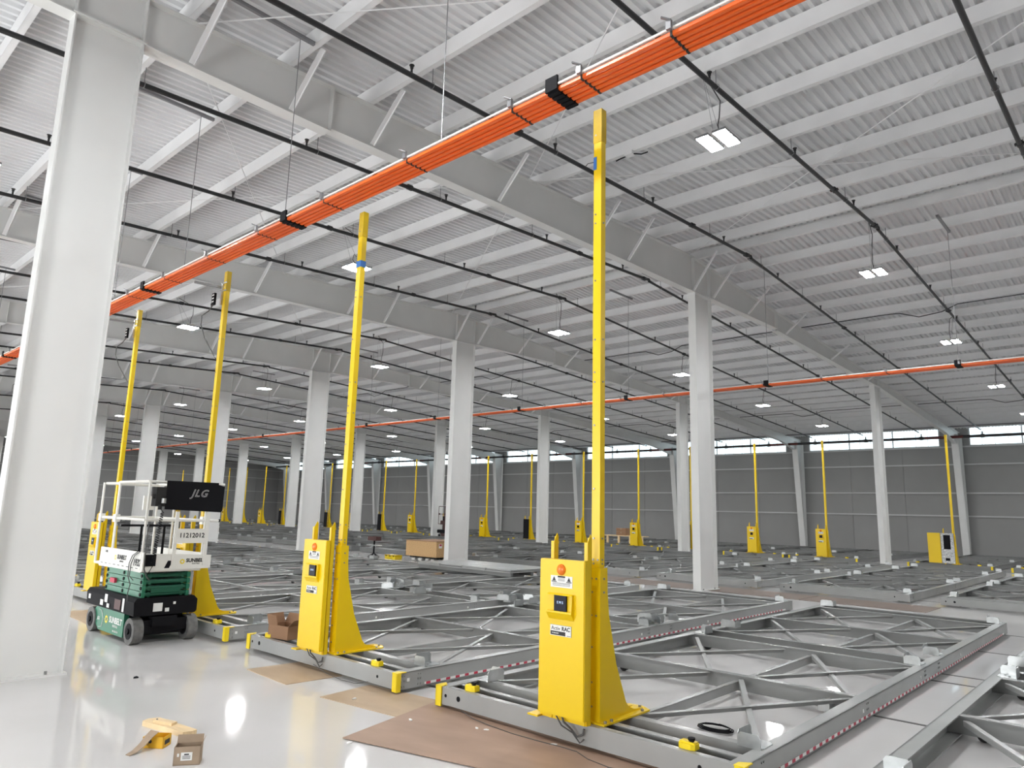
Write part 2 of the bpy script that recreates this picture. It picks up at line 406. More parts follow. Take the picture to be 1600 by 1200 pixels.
for i in range(28):
    y = 1.24 + 2.85 * i
    if y > YF - 2: break
    t = thing('sprinkler_pipe', ('black sprinkler pipe slung under the roof, %s from the camera' % ORD[i]), 'pipe', (0, y, 0), 'black sprinkler pipes under the roof')
    put('pipe', pipe_m, t)
    if i < 14:
        ph = (i * 1.37) % 1.2
        for j in range(13 if i < 9 else 8):
            x = 2.0 + ph + 3.05 * j
            put('sprinkler_head', head, t, (x, 0, zpipe(x) + .02))
        for j in range(16):
            x = 3.0 + 2.7 * j + .06
            if x < 43: put('hanger', hang, t, (x, 0, zpipe(x)))
        for x in (7.2 + ph, 13.4 - ph, 15.72, 22.3 + ph, 28.9 - ph): put('coupling', coup, t, (x, 0, zpipe(x)))
# sprinkler main along the window wall
mm = MB().tube([(0, YN + 1, 0), (0, YF - 1, 0)], .075, 10)
t = thing('sprinkler_main', 'thick dark sprinkler main running level in front of the strip windows', 'pipe', (43.9, 0, 6.28)); put('pipe', mm.mesh('pipe', 'pipe', True), t)
dr = MB().cyl((0, 0, 0), (0, 0, .24), .03, 8).cyl((0, 0, -.09), (0, 0, .09), .10, 10).mesh('riser', 'pipe')
for i in range(27): put('riser', dr, t, (0, 1.24 + 2.85 * i, 0))
rs = MB().tube([(0, -.9, 0), (0, .9, 0)], .078, 10).mesh('red_section', 'redpipe', True)
for k in range(-1, 8): put('red_section', rs, t, (0, Y0 + DY * k + .3, 0), label='short dark red section of the pipe')
t = thing('eave_pipe', 'thin grey pipe running along the eave above the strip windows', 'pipe', (43.5, 0, 6.80)); put('pipe', MB().tube([(0, YN + 1, 0), (0, YF - 1, 0)], .035, 8).mesh('pipe', 'strut', True), t)
cl = MB().cyl((0, 0, 0), (0, 0, .06), .008, 6).mesh('hanger_rod', 'strut')
for i in range(26): put('hanger_rod', cl, t, (0, 2.6 + 2.81 * i, 0))
# conduits that feed the lamps
for n, (x, zc, nm) in enumerate(((22.75, 7.83, 'just past the ridge'), (36.9, 7.15, 'near the window wall'))):
    cm_ = MB().tube([(x, .13, zc), (x, 4.2, zc), (x, 4.6, zc - .16), (x + .05, 5.2, zc - .2), (x, 5.7, zc - .02), (x, 6.1, zc), (x, DY - .13, zc)], .014, 6).mesh('lamp_conduit', 'pipe')
    for k in range(-1, 6):
        o = thing('lamp_conduit', 'thin dark conduit with a dip, %s, in the %s bay' % (nm, ORD[k + 1]), 'conduit', (0, Y0 + DY * k, 0), 'lamp conduits', me=cm_)
# ------------------------------------------------------------------ high-bay lamps
hous_m = MB().box(-.25, .25, -.10, .10, 0, .035).mesh('housing', 'strut')
drv = MB().box(-.10, .10, -.15, .15, .03, .09).mesh('driver', 'liftwhite')
dif = MB().box(-.235, .235, -.085, .085, -.006, 0).mesh('diffuser', 'lamp')
LX = [(8.85, 7.0), (16.1, 7.0), (23.4, 6.9), (30.6, 6.66), (37.9, 6.53), (1.9, 6.75)]
ROWY = [-4.4, 4.27, 12.98, 21.65, 30.3, 39.3, 48.0, 56.7, 65.4, 74.0]
LN = {(8.85, 4.27): 'brightest twin lamp hanging nearest above the camera', (8.85, 12.98): 'twin lamp glowing behind the second yellow mast',
      (16.1, 4.27): 'twin lamp on a curved cord just below the ridge beside a short strut'}
for yi, y in enumerate(ROWY):
    for xi, (x, z) in enumerate(LX):
        lab = LN.get((x, y), 'lit twin lamp, %s row, %s' % ((ORD[yi - 1] + ' lamp') if yi else 'rearmost', ['on the near roof slope', 'under the ridge', 'just past the ridge', 'halfway to the window wall', 'nearest the window wall', 'over the camera side aisle'][xi]))
        t = thing('high_bay_lamp', lab, 'lamp', (x, y, z), 'high bay lamps')
        put('driver', drv, t)
        for s in (-1, 1): put('housing', hous_m, t, (0, s * .13, 0)); put('diffuser', dif, t, (0, s * .13, 0))
        top = zt(x) - z; px_ = min(PX, key=lambda p: abs(p - x)) - x
        put('hanger_wire', cached(('hw', x), lambda: MB().cyl((-.12, 0, .03), (px_, 0, top + .01), .003, 5).cyl((.12, 0, .03), (px_, 0, top + .01), .003, 5).mesh('hanger_wire', 'strut')), t)
        if yi < 7:
            put('cord', cached(('cd', x), lambda: MB().tube([(.05, 0, .08), (.07, .03, .3), (.12, .03, top * .5), (.1, .0, top * .78), (px_, 0, top + .01)], .009, 6).mesh('cord', 'cable')), t)

# ------------------------------------------------------------------ orange busbars
def busbar(x, z, ys, label, wires, brackets, clips, y1=YF - 4, y0=-8):
    t = thing('busbar', label, 'busbar', (x, 0, z), 'orange busbars')
    ln = y1 - y0
    rm = cached(('br', y0, y1), lambda: MB().box(-.0185, .0185, y0, y1, .004, .034).box(-.012, .012, y0, y1, 0, .004).mesh('conductor_rail', 'orange'))
    for i in range(5): put('conductor_rail', rm, t, (-.114 + .056 * i, 0, 0))
    put('support_rail', MB().box(-.148, -.136, y0, y1, .040, .056).mesh('support_rail', 'liftwhite'), t)
    cm = cached('clip', lambda: MB().box(-.14, .13, -.008, .008, .036, .06).box(-.175, -.15, -.02, .02, .03, .10).bar((-.17, -.02, .09), (-.20, .04, .12), .02, .01).mesh('clip', 'strut'))
    cj = cached('clipj', lambda: MB().box(-.0188, .0188, -.010, .010, -.002, .035).mesh('joint', 'ink'))
    for y in clips:
        put('clip', cm, t, (0, y, 0))
        if y < 14:
            for i in range(5): put('joint', cj, t, (-.114 + .056 * i, y, 0))
    bk = MB().box(-.15, .14, -.055, .055, .03, .07)
    for i in range(5): bk.box(-.134 + .056 * i, -.094 + .056 * i, -.055, .055, -.012, .03)
    bk.box(-.16, -.14, -.06, .06, 0, .12)
    bkm = bk.mesh('hanger_bracket', 'black')
    for y in brackets: put('hanger_bracket', bkm, t, (0, y, 0))
    zz = zt(x) - z
    wm = MB().cyl((0, 0, .07), (0, 0, zz - .04), .0055, 6).mesh('hanger_wire', 'strut')
    sm = MB().box(-.95, .20, -.022, .022, zz - .045, zz - .003).box(-.95, .2, -.03, .03, zz - .008, zz - .003).mesh('strut', 'strut')
    for y in wires: put('hanger_wire', wm, t, (0, y, 0)); put('strut', sm, t, (0, y, 0))
    return t
busbar(4.12, 5.0, None, 'broad orange busbar of five rails passing low over the front row of yellow masts', [-.9, 1.95] + [4.79 + 2.83 * i for i in range(24)],
       [3.31, 7.375, 11.6, -.8] + [15.8 + 4.15 * i for i in range(14)], [2.25, 3.03, 3.75, 5.13, 6.56, 8.0, 9.38, 10.8] + [12.2 + 1.42 * i for i in range(30)])
busbar(17.35, 5.0, None, 'thin looking orange busbar hung over the aisle beyond the near racks', [7.2 + 4.15 * i for i in range(-2, 15)], [7.2 + 4.15 * i for i in range(-2, 15)], [1.6 + 1.42 * i for i in range(40)])

# ------------------------------------------------------------------ mobile rack carriages
CW = 2.82                                  # width across (y); the length runs along x
def chan(b, x, side, y0=.012, y1=CW - .012, z0=.04, z1=.185, fl=.055):
    """a channel beam across the carriage: web at x, flanges towards side*x"""
    b.box(x - .005, x + .005, y0, y1, z0, z1)
    xa, xb = sorted((x, x + side * fl)); b.box(xa, xb, y0, y1, z1 - .008, z1); b.box(xa, xb, y0, y1, z0, z0 + .008)
    return b
def side_beam(s, L):
    b = MB()
    y = 0 if s > 0 else CW
    ya, yb = sorted((y, y + s * .012)); b.box(0, L, ya, yb, .03, .187)
    ya, yb = sorted((y, y + s * .11)); b.box(.02, L, ya, yb, .177, .187); b.box(.02, L, ya, yb, .03, .038)
    return b
CROSS = {'short': [2.5, 4.45, 4.95, 6.88, 9.02, 9.46], 'long': [2.5, 4.45, 4.95, 6.88, 9.02, 9.5, 11.6, 11.96]}
LEN = {'short': 9.5, 'long': 12.0}
BAYS = {'short': [(.52, 2.5), (2.5, 4.42), (4.98, 6.85), (6.9, 9.0)], 'long': [(.52, 2.5), (2.5, 4.42), (4.98, 6.85), (6.9, 9.0), (9.55, 11.58)]}
def saddle():
    b = MB(); t = .006
    b.prism([(-.11, -.05), (-.07, -.085), (.07, -.085), (.11, -.05), (.11, .085), (-.11, .085)], 'z', 0, t)
    b.prism([(-.105, 0), (.105, 0), (.105, .075), (.085, .10), (-.085, .10), (-.105, .075)], 'y', .08, .086)
    b.prism([(-.08, 0), (.08, 0), (.08, .065), (.06, .09), (-.06, .09), (-.08, .065)], 'x', -.112, -.106)
    b.cyl((-.03, -.03, t), (-.03, -.03, .016), .011, 6).cyl((.05, .02, t), (.05, .02, .016), .011, 6)
    return b.mesh('saddle_bracket', 'galv')
SAD = saddle()
capm = MB().prism([(-.014, -.014), (.10, -.014), (.10, 0), (.055, .06), (-.014, .06)], 'z', .185, .192).box(-.014, -.002, -.014, .055, .022, .188).box(-.014, .035, -.016, -.004, .022, .188).mesh('corner_guard', 'yplas')
swb = MB().prism([(-.06, -.03), (.06, -.03), (.06, .03), (.035, .045), (-.035, .045), (-.06, .03)], 'z', .187, .222).box(-.055, .055, -.028, .028, .222, .232).box(.02, .06, -.045, -.03, .187, .2).mesh('switch_box', 'yplas')
knob = MB().cyl((0, 0, .232), (0, 0, .24), .018, 10).cyl((0, 0, .24), (0, 0, .256), .024, 10).mesh('knob', 'black')
whl = MB().cyl((-.02, 0, .0505), (.02, 0, .0505), .048, 16).cyl((-.035, 0, .055), (.035, 0, .055), .018, 8).mesh('wheel', 'rubber')
mot = MB().box(-.05, .05, -.05, .05, .04, .13).cyl((.05, 0, .085), (.12, 0, .085), .045, 10).mesh('gearbox', 'galv')
def brace(a, b_, z, dx=0):
    m_ = MB(); m_.bar((a[0], a[1], z), (b_[0], b_[1], z), .045, .006); 
    d = Vector((b_[0] - a[0], b_[1] - a[1], 0)).normalized(); n = Vector((-d.y, d.x, 0)) * .0225
    m_.bar((a[0] + n.x, a[1] + n.y, z - .02), (b_[0] + n.x, b_[1] + n.y, z - .02), .005, .04)
    return m_
def stripes(L):
    """hazard tape low on the outer face: white film with dark red blocks, white label tags"""
    b = MB(); b.box(.34, L - .35, -.0035, -.001, .046, .068); b.cur = 1
    x = .36
    while x < L - .45:
        b.box(x, x + .055, -.005, -.003, .046, .068); x += .13
    b.cur = 0
    for x in (.12, 2.3, 4.2, 6.1): b.box(x, x + .03, -.004, -.001, .10, .13)
    return b.mesh('hazard_tape', ['paper', 'redp'])
bl = MB()
for x in (.06, .09, .26, .29, 2.42, 2.46, 4.38, 4.42, 4.98, 5.02):
    for z in (.06, .11, .155): bl.cyl((x, 0, z), (x, -.008, z), .008, 6)
bolts_out = bl.mesh('bolt_heads', 'steel')
def carriage(x0, y0, kind, full, front, label, group, guards=True, tape=True, sads=None):
    L = LEN[kind]
    t = thing('rack_carriage', label, 'rack base', (x0, y0, 0), group)
    sd = sads or ([.5, 4.6, 5.42, 9.35] if kind == 'short' else [.5, 4.6, 5.42, 9.35, 11.7])
    if full:
        for s in (1, -1): put('side_beam', cached(('sb', s, L), lambda: side_beam(s, L).mesh('side_beam', 'rack')), t)
        put('front_beam', cached('fb0', lambda: chan(MB(), .006, 1).mesh('front_beam', 'rack')), t)
        put('front_beam', cached('fb1', lambda: chan(MB(), .225, -1).mesh('front_beam', 'rack')), t)
        put('front_beam', cached('fb2', lambda: chan(MB(), .43, 1, fl=.08).mesh('front_beam', 'rack')), t)
        cb = cached('cb', lambda: chan(MB(), 0, 1).box(-.03, .0, .012, CW - .012, .177, .185).mesh('cross_beam', 'rackm'))
        for x in CROSS[kind]: put('cross_beam', cb, t, (x, 0, 0))
        for a, b_ in BAYS[kind]:
            put('centre_bar', cached(('ctr', round(b_ - a, 3)), lambda: MB().box(0, b_ - a, 0, .006, .05, .13).box(0, b_ - a, 0, .05, .124, .13).mesh('centre_bar', 'rack')), t, (a, 1.19, 0))
            for ya, yb in ((.14, 1.16), (1.50, CW - .16)):
                for i, (p, q) in enumerate((((a + .03, ya), (b_ - .03, yb)), ((a + .03, yb), (b_ - .03, ya)))):
                    put('diagonal_brace', cached(('br', round(a, 2), ya, i), lambda: brace(p, q, .152 + .014 * i).mesh('diagonal_brace', 'rack')), t)
        for x in CROSS[kind][:-1]:
            for y in (.26, CW - .26): put('wheel', whl, t, (x + .04, y, 0))
        for y in (.3, CW - .3): put('wheel', whl, t, (.33, y, 0))
        for x in (2.4, 9.35): put('gearbox', mot, t, (x, .34, 0))
        put('bolt_heads', bolts_out, t, kind='stuff')
        for y in (CW - .10, CW - .26, .30): put('hole', cached(('hole', y > .5 and y < 2.7), lambda: MB().cyl((-.0015, 0, .115), (.001, 0, .115), .022 if .5 < y < 2.7 else .014, 14).mesh('hole', 'black')), t, (0, y, 0))
    else:
        def fr():
            b = MB()
            for s in (1, -1):
                q = side_beam(s, L); b.add(q.v, q.f)
            chan(b, .006, 1); chan(b, .225, -1); chan(b, .43, 1, fl=.08)
            for x in CROSS[kind]: chan(b, x, 1)
            for a, b_ in BAYS[kind]:
                b.box(a, b_, 1.19, 1.196, .05, .13)
                for ya, yb in ((.14, 1.16), (1.50, CW - .16)):
                    b.bar((a, ya, .152), (b_, yb, .152), .045, .006); b.bar((a, yb, .166), (b_, ya, .166), .045, .006)
            return b.mesh('frame', 'rackd')
        put('frame', cached(('fr', kind), fr), t)
    if not full: sd = sd[:1] + sd[2:3]
    for x in sd:
        put('saddle_bracket', SAD, t, (x, .14, .187)); put('saddle_bracket', SAD, t, (x, CW - .14, .187), (0, 0, PI if x < 5 else PI * .5))
    if tape: put('hazard_tape', cached(('tape', L), lambda: stripes(L)), t)
    if guards:
        put('corner_guard', capm, t)
        o = put('corner_guard', cached('cap2', lambda: mirror_y(capm)), t, (0, CW, 0))
        for y in (.42, CW - .34):
            w = put('switch_box', swb, t, (.085, y, 0), (0, 0, PI / 2)); put('knob', knob, w, (-.02, 0, 0))
    return t
def mirror_y(me):
    m2 = me.copy()
    for v in m2.vertices: v.co.y = -v.co.y
    m2.flip_normals(); return m2

# ------------------------------------------------------------------ yellow control towers (origin: front foot on the carriage top)
TX, TZ = 4.63, .187
def T(x, y, z): return (x - TX, y - 3.32, z - TZ)
def bx(b, x0, x1, y0, y1, z0, z1): return b.box(x0 - TX, x1 - TX, y0 - 3.32, y1 - 3.32, z0 - TZ, z1 - TZ)
def cover_mesh():
    b = MB(); bx(b, 4.40, 4.452, 3.268, 3.70, .23, 1.355)
    me = b.mesh('cabinet_cover', 'yellow')
    bm = bmesh.new(); bm.from_mesh(me); bmesh.ops.bevel(bm, geom=[e for e in bm.edges], offset=.006, segments=2, affect='EDGES'); bm.to_mesh(me); bm.free()
    me.polygons.foreach_set('use_smooth', [True] * len(me.polygons)); me.set_sharp_from_angle(angle=math.radians(50)); return me
TM = {}
TM['cover'] = cover_mesh()
b = MB(); bx(b, 4.455, 4.50, 3.30, 3.72, .19, 1.34); bx(b, 4.40, 4.62, 3.70, 3.80, .187, .20); TM['back'] = b.mesh('cabinet_body', 'yellow')
def post():
    b = MB(); b.prism([(0, 0), (.05, 0), (.05, 1.335), (.035, 1.36), (.0, 1.30)], 'y', 0, .006); b.box(0, .008, 0, .034, 0, 1.30); b.box(.042, .05, 0, .034, 0, 1.335)
    return b.mesh('handle_post', 'yellow')
TM['post'] = post()
b = MB(); bx(b, 4.60, 4.662, 3.275, 3.352, .9, 5.13); TM['mast'] = b.mesh('mast', 'yellow')
b = MB(); bx(b, 4.596, 4.666, 3.271, 3.356, 4.83, 5.134); TM['film'] = b.mesh('mast_film', 'yellow2')
b = MB()
pl = [(4.585, .20), (4.585, 1.30), (4.678, 1.30), (4.682, 1.12), (4.70, .95), (4.80, .58), (4.93, .29), (4.965, .25), (5.04, .22), (5.17, .205), (5.17, .20)]
b.prism([(x - TX, z - TZ) for x, z in pl], 'y', -.062, -.052); b.prism([(x - TX, z - TZ) for x, z in pl], 'y', .035, .045)
bx(b, 4.583, 4.595, 3.262, 3.362, .2, 1.30); bx(b, 4.60, 4.66, 3.27, 3.36, .2, .9)
b.bar(T(4.685, 3.315, 1.1), T(4.93, 3.315, .29), .09, .006, (0, 1, 0)) if 0 else None
TM['base'] = b.mesh('mast_base', 'yellow')
b = MB(); b.prism([(4.56 - TX, -.12), (5.18 - TX, -.12), (5.24 - TX, -.02), (5.22 - TX, .11), (4.56 - TX, .11)], 'z', 0, .013); TM['plate'] = b.mesh('base_plate', 'yellow')
b = MB()
for z in (.30, .47, .72, .95, 1.12, 1.22, 1.33, 1.36, 1.52, 1.9, 2.4, 2.75, 2.83, 3.1, 3.6, 4.1, 4.18, 4.9):
    x_ = 4.583 if z < 1.3 else 4.60
    for y in (3.292, 3.335) if z in (.95, 1.22, 1.36) else (3.33,): b.cyl(T(x_, y, z), T(x_ - .006, y, z), .008, 6)
    if z in (1.12, 1.22, 1.33, 1.36, 1.52, 2.75, 3.1, 4.1): b.cyl(T(4.63, 3.258 if z < 1.3 else 3.275, z), T(4.63, 3.25 if z < 1.3 else 3.268, z), .008, 6)
for x, y in ((4.60, 3.22), (4.68, 3.22), (5.1, 3.22), (5.19, 3.3)): b.cyl(T(x, y, .2), T(x, y, .215), .012, 6)
TM['bolts'] = b.mesh('bolt_heads', 'steel')
b = MB()
bm_ = bmesh.new(); bmesh.ops.create_uvsphere(bm_, u_segments=14, v_segments=8, radius=.042)
for v in bm_.verts: v.co.x *= .55
me = bpy.data.meshes.new('beacon'); bm_.to_mesh(me); bm_.free(); me.materials.append(M['amber']); me.polygons.foreach_set('use_smooth', [True] * len(me.polygons)); TM['beacon'] = me
# keypad hood: a folded frame standing out of the cover
b = MB()
h = [(3.365, 3.605, 1.10, .97)]
b.prism([(4.40 - TX, 1.105 - TZ), (4.375 - TX, 1.10 - TZ), (4.372 - TX, 1.094 - TZ), (4.40 - TX, 1.094 - TZ)], 'y', .045, .285)
b.prism([(4.40 - TX, .915 - TZ), (4.366 - TX, .965 - TZ), (4.366 - TX, .978 - TZ), (4.40 - TX, .978 - TZ)], 'y', .045, .285)
b.prism([(4.40 - TX, .978 - TZ), (4.368 - TX, .978 - TZ), (4.376 - TX, 1.096 - TZ), (4.40 - TX, 1.096 - TZ)], 'y', .045, .052)
TM['hood'] = b.mesh('keypad_hood', 'yellow')
b = MB(); bx(b, 4.384, 4.40, 3.428, 3.543, .978, 1.095); TM['keypad'] = b.mesh('keypad', 'screen')
b = MB(); bx(b, 4.397, 4.40, 3.38, 3.588, 1.149, 1.235); TM['warn'] = b.mesh('warning_label', 'paper')
b = MB(); X = 4.3962
bx(b, X, X + .001, 3.448, 3.52, 1.222, 1.234)
for yc in (3.555, 3.412):
    b.prism([(yc - 3.32 - .017, 1.197 - TZ), (yc - 3.32 + .017, 1.197 - TZ), (yc - 3.32, 1.228 - TZ)], 'x', X - TX, X - TX + .001)
    bx(b, X, X + .001, yc - .025, yc + .025, 1.188, 1.194)
for z in (1.213, 1.205, 1.197, 1.18, 1.172, 1.162): bx(b, X, X + .0008, 3.452 if z > 1.19 else 3.40, 3.516 if z > 1.19 else 3.57, z, z + .0025)
TM['warnprint'] = b.mesh('printed_marks', 'ink')
b = MB(); bx(b, 4.397, 4.40, 3.385, 3.586, .797, .875); TM['brand'] = b.mesh('brand_label', 'paper')
b = MB(); bx(b, X, X + .001, 3.44, 3.582, .801, .829); bx(b, X, X + .001, 3.392, 3.425, .803, .806); bx(b, X, X + .001, 3.385, 3.586, .8735, .875); bx(b, X, X + .001, 3.385, 3.387, .797, .875); TM['brandblock'] = b.mesh('printed_block', 'ink')
b = MB(); b.tube([T(4.44, 3.5, .23), T(4.43, 3.47, .19), T(4.45, 3.42, .15), T(4.47, 3.38, .10), T(4.49, 3.34, .12), T(4.49, 3.33, .16)], .008, 7)
b.tube([T(4.43, 3.55, .23), T(4.44, 3.5, .16), T(4.47, 3.42, .12), T(4.48, 3.36, .06), T(4.49, 3.33, .09)], .006, 6); TM['cable'] = b.mesh('power_cable', 'cable', True)
b = MB(); bx(b, 4.43, 4.498, 3.29, 3.70, .23, 1.345); TM['dark'] = b.mesh('open_cabinet', 'black')
b = MB(); bx(b, 4.45, 4.5, 3.30, 3.70, .23, 1.35); bx(b, 4.43, 4.5, 3.285, 3.30, .23, 1.35); bx(b, 4.43, 4.5, 3.70, 3.715, .23, 1.35); TM['openbody'] = b.mesh('open_cabinet', 'led')
b = MB(); bx(b, 4.444, 4.45, 3.40, 3.63, .75, 1.28); bx(b, 4.444, 4.45, 3.45, 3.60, .32, .42); TM['boards'] = b.mesh('circuit_board', 'black')
def tower(x0, y0, label, mode='closed', fine=True, extra=None, group='yellow control towers'):
    t = thing('control_tower', label, 'control tower', (x0, y0, TZ), group)
    put('mast', TM['mast'], t); put('mast_base', TM['base'], t); put('base_plate', TM['plate'], t); put('mast_film', TM['film'], t)
    for y in (3.285, 3.60): put('handle_post', TM['post'], t, T(4.452 if y > 3.4 else 4.462, y, .19))
    if mode == 'closed':
        put('cabinet_body', TM['back'], t)
        c = put('cabinet_cover', TM['cover'], t)
        put('beacon', TM['beacon'], t, T(4.40, 3.488, 1.281)); put('keypad_hood', TM['hood'], t); k = put('keypad', TM['keypad'], t)
        w = put('warning_label', TM['warn'], t); put('printed_marks', TM['warnprint'], w)
        bl_ = put('brand_label', TM['brand'], t, label='white label reading ActivRAC over a black strip'); put('printed_block', TM['brandblock'], bl_)
        if fine:
            put('lettering', text_mesh('Activ', .040, 'ink'), bl_, T(4.3965, 3.533, .849), FACE_MX)
            put('lettering', text_mesh('RAC', .040, 'ink', bold=.0012), bl_, T(4.3965, 3.436, .849), FACE_MX)
            put('lettering', text_mesh('MOBILIZED', .013, 'paper'), bl_, T(4.3955, 3.535, .815), FACE_MX)
            put('lettering', text_mesh('E M S', .026, 'glyph'), k, T(4.3835, 3.485, 1.04), FACE_MX)
        put('power_cable', TM['cable'], t)
    elif mode == 'dark':
        put('open_cabinet', TM['dark'], t)
    else:
        o = put('open_cabinet', TM['openbody'], t); put('circuit_board', TM['boards'], o)
        put('cabinet_cover', TM['cover'], t, (0, .46, .0))
    if fine: put('bolt_heads', TM['bolts'], t, kind='stuff')
    if extra == 'patch':
        b_ = MB(); bx(b_, 4.597, 4.60, 3.322, 3.354, 4.585, 4.70); put('blue_tape', b_.mesh('blue_tape', 'blue'), t)
        put('wire_end', MB().tube([T(4.6, 3.354, 4.66), T(4.58, 3.40, 4.655), T(4.57, 3.42, 4.63)], .004, 5).mesh('wire_end', 'cable'), t)
    if extra == 'wrap':
        b_ = MB(); b_.box(4.594 - TX, 4.668 - TX, -.05, .037, 4.46 - TZ, 4.535 - TZ, Matrix.Rotation(.0, 4, 'X')); put('blue_tape', b_.mesh('blue_tape', 'blue'), t)
        put('wire_end', MB().tube([T(4.59, 3.36, 4.5), T(4.57, 3.40, 4.56), T(4.58, 3.39, 4.63), T(4.60, 3.37, 4.6)], .004, 5).mesh('wire_end', 'cable'), t)
    if extra == 'arm':
        b_ = MB(); b_.bar(T(4.6, 3.39, 4.90), T(4.18, 3.39, 4.88), .03, .035); put('collector_arm', cached('arm', lambda: b_.mesh('collector_arm', 'steel')), t)
        b_ = MB(); b_.box(-.07, .09, .04, .052, 4.83 - TZ, 4.845 - TZ).box(-.07, .09, .04, .052, 4.95 - TZ, 4.965 - TZ).box(-.045, -.03, -.06, .06, 4.83 - TZ, 4.845 - TZ).box(-.045, -.03, -.06, .06, 4.95 - TZ, 4.965 - TZ).box(-.05, -.03, .035, .07, 4.62 - TZ, 4.97 - TZ)
        put('arm_clamp', cached('clamp', lambda: b_.mesh('arm_clamp', 'galv')), t)
        b_ = MB().box(-.16, -.13, .02, .11, 4.60 - TZ, 4.78 - TZ); bq = put('sensor_box', cached('sens', lambda: b_.mesh('sensor_box', 'black')), t)
        b_ = MB()
        for z in (4.64, 4.69, 4.74): b_.box(-.164, -.16, .035, .09, z - TZ, z + .018 - TZ)
        put('terminals', cached('term', lambda: b_.mesh('terminals', 'paper')), bq)
        b_ = MB().tube([T(4.48, 3.38, 4.6), T(4.43, 3.40, 4.5), T(4.36, 3.44, 4.42), T(4.36, 3.44, 4.28), T(4.42, 3.42, 4.1), T(4.50, 3.38, 3.95), T(4.585, 3.345, 3.8)], .008, 6)
        put('looped_cable', cached('loop', lambda: b_.mesh('looped_cable', 'cable', True)), t)
    return t
CY = 3.392
EX = {0: 'patch', 1: 'wrap'}
for k in range(-1, 22):
    y = 2.12 + CY * k
    nm = {-1: 'grey steel rack carriage at the lower corner, closest to the camera', 0: 'grey steel rack carriage carrying the tall nearest yellow tower',
          1: 'grey rack carriage with the open cardboard box on its front beam'}.get(k, 'grey rack carriage, %s of the near block counted from the camera' % ORD[k + 1])
    carriage(4.51, y, 'short', k < 6, True, nm, 'mobile rack carriages of the near block')
    if k >= 0:
        tn = {0: 'yellow control tower nearest the camera, with blue tape patch near its mast top', 1: 'yellow control tower, second in the front row, blue tape wrapped round its mast',
              2: 'yellow control tower rising directly behind the scissor lift, sensor box near mast top', 3: 'yellow control tower between the scissor lift and the broad white column'}.get(
                  k, 'yellow control tower, %s of the front row' % ORD[k])
        tower(TX, 3.32 + CY * k, tn, fine=k < 6, extra=EX.get(k, 'arm'))
for k in range(-1, 21):
    y = .96 + CY * k
    carriage(17.5, y, 'long', k < 4, True, 'grey rack carriage beyond the aisle, %s of the middle block' % ORD[k + 1], 'mobile rack carriages of the middle block', guards=False, tape=False)
CT = [2.9, 6.3, 11.0, 14.06, 17.35, 20.35, 23.9, 27.7, 31.3] + [34.8 + CY * i for i in range(13)]
for i, y in enumerate(CT):
    carriage(31.88, y - 1.2, 'long', False, True, 'grey rack carriage near the window wall, %s of the far block' % ORD[i], 'mobile rack carriages of the far block', tape=False)
    mode = {1: 'open', 4: 'dark', 7: 'dark', 9: 'dark', 11: 'dark', 13: 'dark', 15: 'dark', 17: 'dark'}.get(i, 'closed')
    nm = {1: 'far yellow tower by the window wall with its white electronics cabinet open', 3: 'far yellow tower seen just beyond the ridge column', 2: 'far yellow tower halfway between ridge column and third row column'}.get(
        i, 'far yellow tower by the window wall, %s from the camera%s' % (ORD[i], ', cabinet dark and open' if mode == 'dark' else ''))
    tower(32.0, y, nm, mode, fine=False, group='yellow towers by the window wall')

